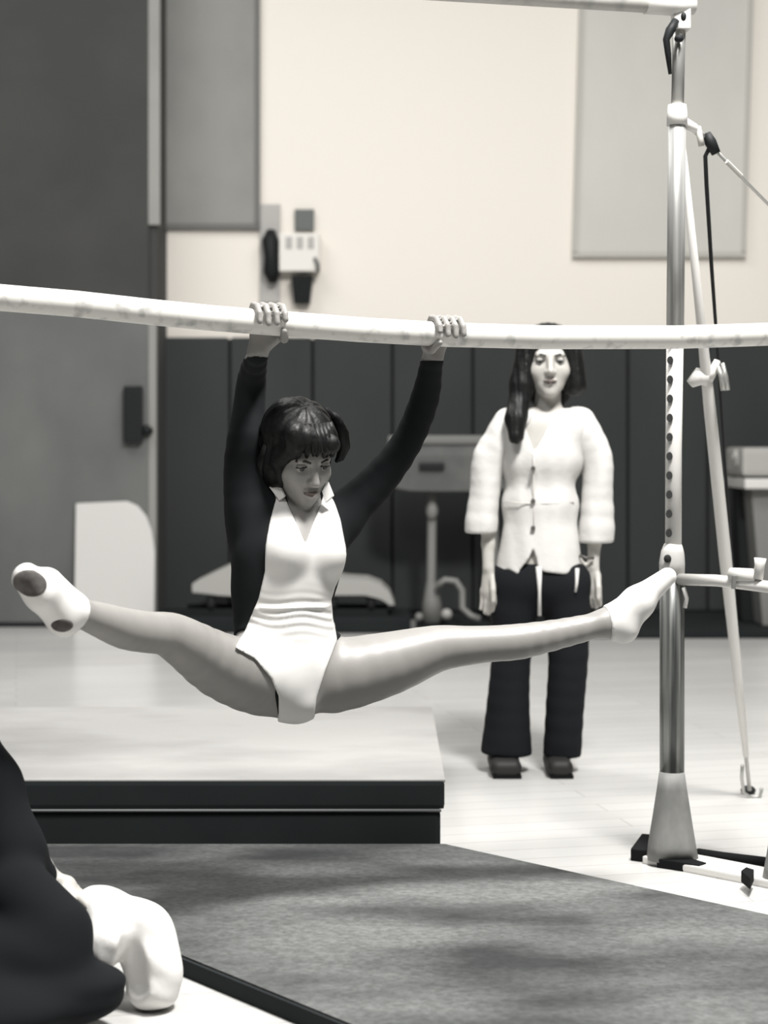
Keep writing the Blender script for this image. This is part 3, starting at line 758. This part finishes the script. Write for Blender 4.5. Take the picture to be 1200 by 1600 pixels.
# leotard: black sleeves and back
def PX(pts, D): return [((x-600)*D/F, CAMZ-(y-HOR)*D/F) for x, y in pts]
vneck = poly2(PX([(425, 700), (452, 790), (465, 815), (478, 848), (489, 815), (499, 790), (512, 700)], 4.33))
arms_t = lambda p: smin(smin(torso_b(p), armR(p), 0.03), armL(p), 0.03)
full_t = lambda p: smin(smin(trunk_legs(p), armR(p), 0.03), armL(p), 0.03)
front = plane(P(450, 900, 4.36)-tf*0.0, -tf)
legcut_back = poly2(PX([(300, 500), (760, 500), (760, 900), (540, 990), (524, 1004), (500, 1060), (486, 1150), (425, 1150), (405, 1080), (384, 1003), (340, 985), (250, 900)], 4.36))
legtri = poly2(PX([(350, 1010), (383, 1004), (400, 1022), (432, 1060), (436, 1180), (200, 1180), (200, 1010)], 4.30))
cuffs = U([cone(wrR, P(405, 536, wrR.y), 0.026, 0.024), cone(wrL, P(680, 546, wrL.y), 0.027, 0.024)], 0.001)
black = inter(off(lambda p: smin(full_t(p), cuffs(p), 0.008), 0.0035), neg(inter(vneck, front)), legcut_back,
              lambda p: p[:, 2]-P(0, 542, 4.36).z-0.02*(p[:, 0]<-0.1),
              neg(cone(P(470, 772, 4.40), P(474, 700, 4.35), 0.050, 0.07)), neg(inter(plane(mix(hipR, knR, .12), (hipR-knR)), off(legR, 0.02))), neg(inter(front, legtri)))
leo = surf('leotard', black, (-0.45, 4.0, 0.42), (0.25, 4.72, 1.42), 0.005, M['black'], body, 4)
panel = poly2(PX([(419, 742), (430, 752), (441, 772), (452, 795), (465, 820), (478, 849), (488, 820), (497, 795), (505, 768), (510, 757), (520, 782), (531, 815),
                  (541, 868), (538, 890), (523, 920), (517, 940), (519, 970), (526, 1003), (508, 1050), (495, 1090), (487, 1150), (428, 1150), (437, 1110), (438, 1080), (428, 1050), (405, 1018),
                  (378, 998), (392, 965), (406, 932), (416, 890), (417, 850), (422, 815), (430, 780), (420, 762)], 4.30))
front2 = plane(P(450, 900, 4.36)-tf*0.02, -tf)
neckbody = lambda p: smin(torso_b(p), neck(p), 0.03)
def wrink(p):
    z = p[:, 2]; m_ = np.exp(-((z-P(0, 962, 4.3).z)/0.045)**2)
    q = 0.8*np.sin((z + 0.10*p[:, 0] + 0.006*np.sin(p[:, 0]*40))*300)
    zs_ = P(0, 948, 4.3).z
    return 0.0018*m_*q - 0.002*np.exp(-((z-zs_-0.012)/0.006)**2) + 0.004*np.exp(-((z-zs_)/0.005)**2)
white = inter(lambda p: smin(trunk_legs(p), neck(p), 0.03)-0.0075-wrink(p), panel, front2)
wp = surf('front_panel', white, (-0.42, 4.0, 0.42), (-0.05, 4.55, 1.15), 0.0035, M['white'], body, 1)
wp['label'] = 'white halter-shaped front panel'
# gathered waist seam
# stand collar points
bm = bmesh.new(); prism(bm, [P(415, 744, 4.345), P(434, 752, 4.33), P(444, 775, 4.315), P(436, 782, 4.315), P(421, 762, 4.335)], (0.004, 0.008, 0)); bobj('collar_point', bm, M['white'], wp, bevel=0.002)
bm = bmesh.new(); prism(bm, [P(503, 768, 4.33), P(511, 752, 4.345), P(520, 775, 4.355), P(508, 786, 4.335)], (0.004, 0.008, 0)); bobj('collar_point', bm, M['white'], wp, bevel=0.002)

# slippers
slR = surf('slipper', inter(off(footR, 0.004), plane(anR+Vector((0.0, 0, 0)), (anR-heelR)*0.2+(knR-anR).normalized()*1.0)), (-0.85, 3.5, 0.75), (-0.55, 3.8, 1.02), 0.004, M['sock'], body, 1)
footl2 = U([footL, legL], 0.012)
slL = surf('slipper', inter(off(footl2, 0.005), plane(P(948, 974, 4.52), (knL-anL))), (0.5, 4.40, 0.62), (0.82, 4.68, 0.96), 0.004, M['sock'], body, 1)
# dark worn sole of the raised foot
soleN = Vector((-0.35, -0.80, -0.48)).normalized()
so1 = ell(P(46, 913, 3.58), (0.040, 0.040, 0.031)); so2 = ell(P(97, 977, 3.655), (0.024, 0.03, 0.016))
so3 = cone(P(62, 946, 3.61), P(80, 934, 3.61), 0.004, 0.003)
surf('sole_patch', inter(off(footR, 0.0062), so1), (-0.85, 3.5, 0.8), (-0.6, 3.72, 1.0), 0.003, M['sole'], slR, 1)
surf('heel_patch', inter(off(footR, 0.0062), so2), (-0.85, 3.5, 0.75), (-0.55, 3.8, 0.9), 0.003, M['sole'], slR, 1)
# hair: short, full, swept across the forehead
def strands(p, o, amp, fr):
    q = (p-V3(o)) @ np.array(HR, dtype=np.float32)
    ang = np.arctan2(q[:, 0], q[:, 1])
    return amp*(np.sin(ang*fr + q[:, 2]*35) + 0.5*np.sin(ang*fr*2.3 + q[:, 2]*20 + 1))
cap = U([ell(HT(0, -0.028, 0.048), (0.090, 0.105, 0.088), np.array(HR)), ell(HT(-0.058, -0.01, -0.03), (0.036, 0.060, 0.066), np.array(HR)),
         ell(HT(0.066, -0.028, -0.02), (0.032, 0.050, 0.055), np.array(HR)), ell(HT(0, -0.075, -0.045), (0.072, 0.045, 0.065), np.array(HR)),
         cone(HT(-0.05, 0.055, 0.085), HT(0.035, 0.082, 0.062), 0.030, 0.022), cone(HT(-0.045, 0.068, 0.065), HT(-0.070, 0.030, 0.0), 0.024, 0.018),
         cone(HT(0.045, 0.068, 0.06), HT(0.072, 0.02, 0.03), 0.020, 0.020)], 0.02)
facecut = ell(HT(0.006, 0.085, -0.042), (0.062, 0.075, 0.092), np.array(HR))
hair = surf('hair', lambda p: smax(cap(p)-strands(p, HO, 0.0015, 10), -facecut(p), 0.008), (HO.x-0.2, HO.y-0.2, HO.z-0.2), (HO.x+0.2, HO.y+0.2, HO.z+0.2), 0.0042, M['hair'], body, 1)
tub('hair_lock', [P(508, 640, 4.40), P(524, 655, 4.39), P(535, 678, 4.39), P(538, 698, 4.39), P(531, 716, 4.40), P(524, 722, 4.40)], [0.010, 0.016, 0.018, 0.016, 0.011, 0.004], M['hair'], hair, 12)
for k in range(9):
    x_ = -0.058+0.0145*k; rn = random.Random(k+3)
    z_ = 0.040+0.012*rn.random()-abs(x_)*0.35
    y_ = 0.094-abs(x_)**2*9
    tub('hair_lock', [HT(x_*0.75, 0.055-abs(x_)*0.2, 0.105), HT(x_*0.93, y_-0.008, 0.078), HT(x_+0.003, y_+0.002, 0.055), HT(x_+0.010*(rn.random()-.3), y_-0.003, z_-0.006)], [0.010, 0.0125, 0.010, 0.0035], M['hair'], hair, 10)
for k in range(6):
    a_ = 2.0+k*0.55
    c_ = lambda rr_, z_: HT(math.sin(a_)*0.078*rr_, math.cos(a_)*0.085*rr_-0.025, z_)
    tub('hair_lock', [c_(1.0, 0.02), c_(1.14, -0.03), c_(1.10, -0.07), c_(1.2, -0.092)], [0.014, 0.018, 0.014, 0.005], M['hair'], hair, 10)
tub('hair_lock', [P(418, 700, 4.38), P(411, 725, 4.37), P(418, 746, 4.36)], [0.016, 0.018, 0.006], M['hair'], hair, 12)

# ================================================================== STANDING WOMAN
wm = thing('person', 'woman with long dark hair in a white bell-sleeved tunic and dark flared trousers, standing', 'person', G(838, 1205))
WD = 6.38
def W(x, y, d=0.0): return P(x, y, WD+d)
wR = frame((-0.03, -1, -0.04))
WO = W(857, 566); wheadf, WT = head_prims(WO, wR, 1.13)
wtorso = U([ell(W(848, 700), (0.145, 0.080, 0.14)), ell(W(846, 780), (0.115, 0.078, 0.14)), ell(W(845, 880), (0.145, 0.095, 0.14)),
            cone(W(805, 662), W(900, 662), 0.045, 0.045)], 0.05)
wneck = cone(W(856, 660, .02), W(857, 600, .02), 0.050, 0.046)
def whand(wr, tip, sgn, curl):
    wr, tip = Vector(wr), Vector(tip); d = (tip-wr); L = d.length; d.normalize()
    palm_c = wr+d*L*0.5; side = Vector((1, 0, 0)); side = (side-d*side.dot(d)).normalized(); nrm = d.cross(side)
    side2 = (side*0.75+Vector((0, -1, 0))*0.66*1).normalized()
    fs = [cone(wr, palm_c, 0.024, 0.034, (side2.cross(d).normalized(), 0.5))]
    for k in range(4):
        b = palm_c+side2*((k-1.5)*0.018); ln = (0.8, 0.95, 1.0, 0.85)[k]*L*0.52
        m_ = b+d*ln*0.55+Vector((0, -0.004*k, 0)); e_ = b+d*ln+Vector((-sgn*curl, 0, 0))
        fs.append(U([cone(b, m_, 0.0105, 0.0095), cone(m_, e_, 0.0095, 0.0078)], 0.004))
    tb = wr+d*L*0.2+side2*0.02*1; fs.append(U([cone(tb, tb+d*0.045+Vector((0, -0.03, 0)), 0.013, 0.011), cone(tb+d*0.045+Vector((0, -0.03, 0)), tb+d*0.085+Vector((0, -0.034, 0)), 0.011, 0.009)], 0.004))
    return U(fs, 0.007)
wRw = W(763, 888, -0.02); wLw = W(927, 885, -0.02)
warms = U([chain([W(790, 665), W(765, 775, .02), wRw], [0.045, 0.036, 0.024]), chain([W(912, 665), W(930, 775, .02), wLw], [0.045, 0.036, 0.024])], 0.01)
whR = whand(wRw, W(763, 958, -0.03), 1, 0.006); whL = whand(wLw, W(926, 948, -0.03), -1, 0.006)
wlegs = U([cone(W(812, 900), W(800, 1040), 0.078, 0.052), cone(W(800, 1040), W(792, 1180), 0.05, 0.036), cone(W(884, 900), W(886, 1040), 0.078, 0.052), cone(W(886, 1040), W(878, 1180), 0.05, 0.036)], 0.03)
whF = far(wheadf, *boxof(WO, 0.17))
def wbody(p):
    d = smin(wtorso(p), wneck(p), 0.03); d = smin(d, warms(p), 0.03); d = smin(d, wlegs(p), 0.03)
    d = smin(d, whF(p), 0.018); d = smin(d, whR(p), 0.01); return smin(d, whL(p), 0.01)
wb_ = surf('body', wbody, (0.30, 6.1, 0.04), (0.88, 6.7, 1.70), 0.0055, M['skin2'], wm, 1)
face_parts(wb_, WT, wR, 1.13, 0.006, M['skin2'])
# tunic
def folds(p, amp, fr=60): return amp*(np.sin(p[:, 0]*fr+np.sin(p[:, 2]*9)*2)+0.5*np.sin(p[:, 0]*fr*1.7+p[:, 2]*14))
tun = U([cone(W(800, 668), W(898, 668), 0.070, 0.070, (Vector((0, 1, 0)), 1.1)), ell(W(846, 715), (0.160, 0.118, 0.135)), ell(W(845, 785), (0.140, 0.105, 0.12)),
         ], 0.05)
skirt = cone(W(845, 800), W(842, 897), 0.128, 0.160, (Vector((0, 1, 0)), 0.80))
tunv = poly2(PX([(836, 560), (840, 640), (822, 668), (834, 706), (856, 668), (880, 630), (880, 560)], 6.28))
slit = poly2(PX([(833, 858), (826, 873), (812, 892), (812, 960), (856, 960), (852, 896), (846, 893), (841, 893), (838, 872)], 6.27))
hem = poly2(PX([(740, 600), (960, 600), (960, 880), (924, 893), (880, 897), (850, 893), (836, 885), (808, 897), (795, 890), (775, 900), (760, 880), (740, 800)], 6.28))
wfront = plane(W(845, 800, 0.0), (0, 1, 0))
tunic = inter(lambda p: smin(tun(p), skirt(p), 0.03)-folds(p, 0.0025), neg(inter(tunv, wfront)), neg(inter(slit, wfront)), hem, k=0.006)
tn = surf('tunic', tunic, (0.30, 6.1, 0.68), (0.88, 6.7, 1.42), 0.005, M['blouse'], wb_, 1)
def sleeve(name, pts, rs, lo, hi, cutz):
    f = chain(pts, rs, 3, (Vector((0, 1, 0)), 1.1))
    return surf(name, inter(lambda p: f(p)-folds(p, 0.0025, 50), lambda p: cutz-p[:, 2], k=0.01), lo, hi, 0.005, M['blouse'], wb_, 7)
sl1 = sleeve('sleeve', [W(795, 662), W(765, 715), W(757, 770), W(751, 838)], [0.062, 0.060, 0.057, 0.067], (0.25, 6.15, 0.80), (0.62, 6.65, 1.40), W(0, 833).z)
sl2 = sleeve('sleeve', [W(905, 660), W(931, 715), W(934, 770), W(930, 852)], [0.064, 0.060, 0.060, 0.070], (0.60, 6.15, 0.78), (0.95, 6.65, 1.40), W(0, 848).z)
for y in (732, 783, 825):
    bm = tube(bmesh.new(), [W(833, y, -0.135 if y < 760 else -0.118), W(833, y, -0.10)], 0.0085, 14); bobj('button', bm, M['button'], tn, smooth=False)
tub('waist_seam', [W(790, 784, -0.055), W(812, 786, -0.098), W(833, 787, -0.108), W(870, 786, -0.105), W(898, 784, -0.065)], 0.0022, M['crease'], tn, 8)
tub('front_edge', [W(834, 706, -0.118), W(834, 735, -0.124), W(834, 790, -0.108), W(834, 858, -0.100)], 0.0020, M['crease'], tn, 8)
tub('tie_cord', [W(842, 885, -0.115), W(843, 925, -0.120), W(843, 962, -0.118)], [0.012, 0.006, 0.007], M['blouse'], tn, 8)
tub('tie_cord', [W(902, 888, -0.09), W(901, 912, -0.10), W(899, 925, -0.10)], [0.008, 0.006, 0.004], M['blouse'], tn, 8)
tub('wrist_band', [W(905, 868, -0.05), W(916, 872, -0.055), W(928, 872, -0.05)], 0.006, M['button'], wb_, 8)
# trousers: flared, flat hems
tr = U([ell(W(845, 905), (0.172, 0.115, 0.11)), ], 0.03)
trl = chain([W(806, 915), W(799, 1020), W(794, 1100), W(791, 1178), W(790, 1215)], [0.094, 0.075, 0.080, 0.096, 0.104])
trr = chain([W(884, 915), W(888, 1020), W(883, 1100), W(878, 1184), W(877, 1215)], [0.094, 0.076, 0.072, 0.072, 0.073])
slant = Vector((0.05, 0, 1)).normalized()
trf = inter(lambda p: smin(smin(trl(p), tr(p), 0.05), smin(trr(p), tr(p), 0.05), 0.0001), lambda p: W(0, 1180).z-0.04*(p[:, 0]-W(845, 0).x)-p[:, 2], lambda p: p[:, 2]-W(0, 840).z, k=0.008)
surf('trousers', trf, (0.30, 6.15, 0.02), (0.86, 6.65, 1.08), 0.0055, M['trousers'], wb_, 8)
for sx, x0, x1 in ((1, 764, 812), (2, 852, 891)):
    c = (x0+x1)/2; hw = (x1-x0)/2*WD/F
    f = U([rbox(W(c, 1193, -0.03)+Vector((0, 0, 0.0)), (hw, 0.13, 0.032), 0.03), ell(W(c, 1188, 0.02), (hw*0.8, 0.07, 0.05))], 0.02)
    zf = 0.0
    sh = surf('shoe', inter(f, lambda p: 0.012-p[:, 2], k=0.004), (W(c, 0).x-0.12, 6.05, -0.02), (W(c, 0).x+0.12, 6.6, 0.16), 0.005, M['shoe'], wb_, 1)
    box('shoe_sole', (W(c, 0).x-hw*0.92, WD-0.155, 0.001), (W(c, 0).x+hw*0.92, WD+0.09, 0.014), M['rubber'], sh, bevel=0.004)
# hair: centre-parted, falling in front of her right shoulder
def wst(p): return 0.0012*np.sin(p[:, 0]*260+p[:, 2]*12)+0.0006*np.sin(p[:, 0]*430+p[:, 2]*20)
WRa = np.array(wR)
whair0 = U([ell(WT(0, -0.03, 0.045), (0.098*1.13, 0.112*1.1, 0.092*1.05), WRa),
            cone(W(824, 540, .0), W(816, 600, -0.02), 0.040, 0.045, (Vector((0, 1, 0)), 1.6)), cone(W(816, 600, -0.02), W(806, 655, -0.10), 0.045, 0.036), cone(W(806, 655, -0.10), W(806, 682, -0.125), 0.038, 0.028),
            cone(W(891, 540, .0), W(897, 600, .0), 0.042, 0.046, (Vector((0, 1, 0)), 1.6)), ell(W(857, 590, .09), (0.10, 0.05, 0.13))], 0.025)
wcut = U([ell(WT(0.0, 0.10, -0.035), (0.062, 0.085, 0.115), WRa), ell(WT(0, 0.1, -0.13), (0.050, 0.10, 0.075), WRa)], 0.02)
wh = surf('hair', lambda p: smax(whair0(p)-wst(p), -wcut(p), 0.008),
          (0.38, 6.1, 1.15), (0.78, 6.7, 1.72), 0.005, M['hair'], wb_, 1)

# ================================================================== SEATED PERSON, LEFT FOREGROUND
sp = thing('person', 'person in a black coat and pale trousers sitting at the lower left edge, knee raised', 'person', G(20, 1575))
SD = 3.66
def Sx(x, y, d=0.0): return P(x, y, SD+d)
# body: torso leaning out of the frame, head above the left margin
SO = Sx(-215, 935, 0.05); sR = frame((0.55, 0.83, -0.05))
sheadf, ST = head_prims(SO, sR, 1.0)
sbody = U([ell(Sx(-130, 1440, .08), (0.17, 0.15, 0.13)), ell(Sx(-145, 1330, .08), (0.14, 0.12, 0.16)), ell(Sx(-170, 1190, .07), (0.15, 0.12, 0.17)),
           cone(Sx(-260, 1120, .05), Sx(-75, 1135, .10), 0.06, 0.06), cone(Sx(-190, 1090, .06), Sx(-210, 980, .06), 0.052, 0.05)], 0.06)
# near arm down to the knee: elbow inside the frame
selb = Sx(35, 1330, 0.06); swr = Sx(82, 1380, 0.12)
sarm = U([cone(Sx(-60, 1165, .09), selb, 0.055, 0.046), cone(selb, swr, 0.044, 0.024)], 0.03)
# raised leg in pale trousers behind, shin coming down to the floor
skn = Sx(205, 1442, 0.12); san = Sx(268, 1530, 0.07)
sleg = U([cone(Sx(60, 1440, .14), Sx(160, 1428, .10), 0.045, 0.036), cone(Sx(160, 1428, .10), Sx(224, 1458, .06), 0.036, 0.044), cone(Sx(224, 1458, .06), Sx(245, 1515, .04), 0.040, 0.028)], 0.03)
def shand(p): return hnd(p)
kx = Sx(128, 1394, 0.14)
hfs = [cone(swr, Sx(102, 1386, 0.10), 0.024, 0.026)]
for k in range(4):
    b = Sx(98+2*k, 1376+6*k, 0.13-0.024*k); e1 = b+Vector((0.026, -0.006, -0.012)); e2 = e1+Vector((0.020, -0.004, -0.016))
    hfs.append(U([cone(b, e1, 0.0105, 0.0098), cone(e1, e2, 0.0098, 0.008)], 0.003))
hfs.append(cone(Sx(96, 1392, 0.06), Sx(116, 1404, 0.03), 0.012, 0.009))
hnd = U(hfs, 0.007)
sHF = far(sheadf, *boxof(SO, 0.16))
def sall(p):
    d = smin(smin(sbody(p), sarm(p), 0.03), sleg(p), 0.04)
    return smin(smin(d, hnd(p), 0.01), sHF(p), 0.018)
lo_, hi_ = (-1.50, 3.2, -0.03), (-0.22, 4.1, 1.02)
sb = surf('body', inter(sall, lambda p: 0.002-p[:, 2]), lo_, hi_, 0.0065, M['skin2'], sp, 1)
face_parts(sb, ST, sR, 1.0)
# pale trousers: soft draped outline
slegp = U([cone(Sx(125, 1428, .12), Sx(160, 1428, .10), 0.046, 0.050), cone(Sx(160, 1424, .10), Sx(222, 1456, .06), 0.050, 0.058), cone(Sx(222, 1456, .06), Sx(238, 1500, .04), 0.056, 0.056),
           cone(Sx(238, 1500, .04), Sx(240, 1535, .03), 0.056, 0.060), cone(Sx(160, 1430, .08), Sx(166, 1478, -.02), 0.046, 0.040), cone(Sx(166, 1478, -.02), Sx(158, 1498, -.03), 0.040, 0.024)], 0.03)
foldcut = cone(Sx(206, 1455, -0.03), Sx(200, 1545, -0.05), 0.020, 0.042, (Vector((0, 1, 0)), 1.5))
surf('trousers', inter(lambda p: smax(smin(slegp(p), sleg(p)-0.006, 0.02)-0.002*np.sin(p[:, 0]*70+p[:, 2]*90), -foldcut(p), 0.012), lambda p: 0.003-p[:, 2],
     lambda p: -0.9-p[:, 0]), lo_, hi_, 0.0055, M['pale'], sb, 1)
# black coat: torso, sleeve with bulging elbow and skirt spread on the floor
coat0 = U([off(sbody, 0.02), cone(Sx(-60, 1165, .09), Sx(-20, 1230, .07), 0.075, 0.070), cone(Sx(-20, 1230, .07), Sx(20, 1330, .03), 0.070, 0.066), cone(Sx(20, 1330, .03), Sx(60, 1368, .08), 0.060, 0.040),
           cone(Sx(30, 1400, -.05), Sx(90, 1456, -.10), 0.075, 0.072), ell(Sx(40, 1500, -.12), (0.13, 0.10, 0.085)), ell(Sx(100, 1532, -.12), (0.125, 0.09, 0.034)), ell(Sx(-60, 1500, -.05), (0.2, 0.2, 0.11)), ell(Sx(50, 1560, -.12), (0.185, 0.12, 0.055)), ell(Sx(-60, 1570, -.2), (0.22, 0.16, 0.07))], 0.035)
coatcut = inter(neg(cone(swr, Sx(112, 1392, .12), 0.030, 0.04)), neg(cone(Sx(-190, 1040, .06), Sx(-210, 930, .06), 0.075, 0.12)), lambda p: 0.004-p[:, 2])
surf('coat', inter(coat0, coatcut, k=0.006), lo_, hi_, 0.0065, M['coat'], sb, 1)
shr = surf('hair', lambda p: smax(U([ell(ST(0, -0.03, 0.045), (0.088, 0.10, 0.088), np.array(sR)), ell(ST(0, -0.07, -0.04), (0.07, 0.045, 0.07), np.array(sR))], 0.02)(p),
           -ell(ST(0, 0.09, -0.03), (0.062, 0.07, 0.09), np.array(sR))(p), 0.008), (SO.x-.2, SO.y-.2, SO.z-.2), (SO.x+.2, SO.y+.2, SO.z+.2), 0.006, M['hair'], sb, 1)
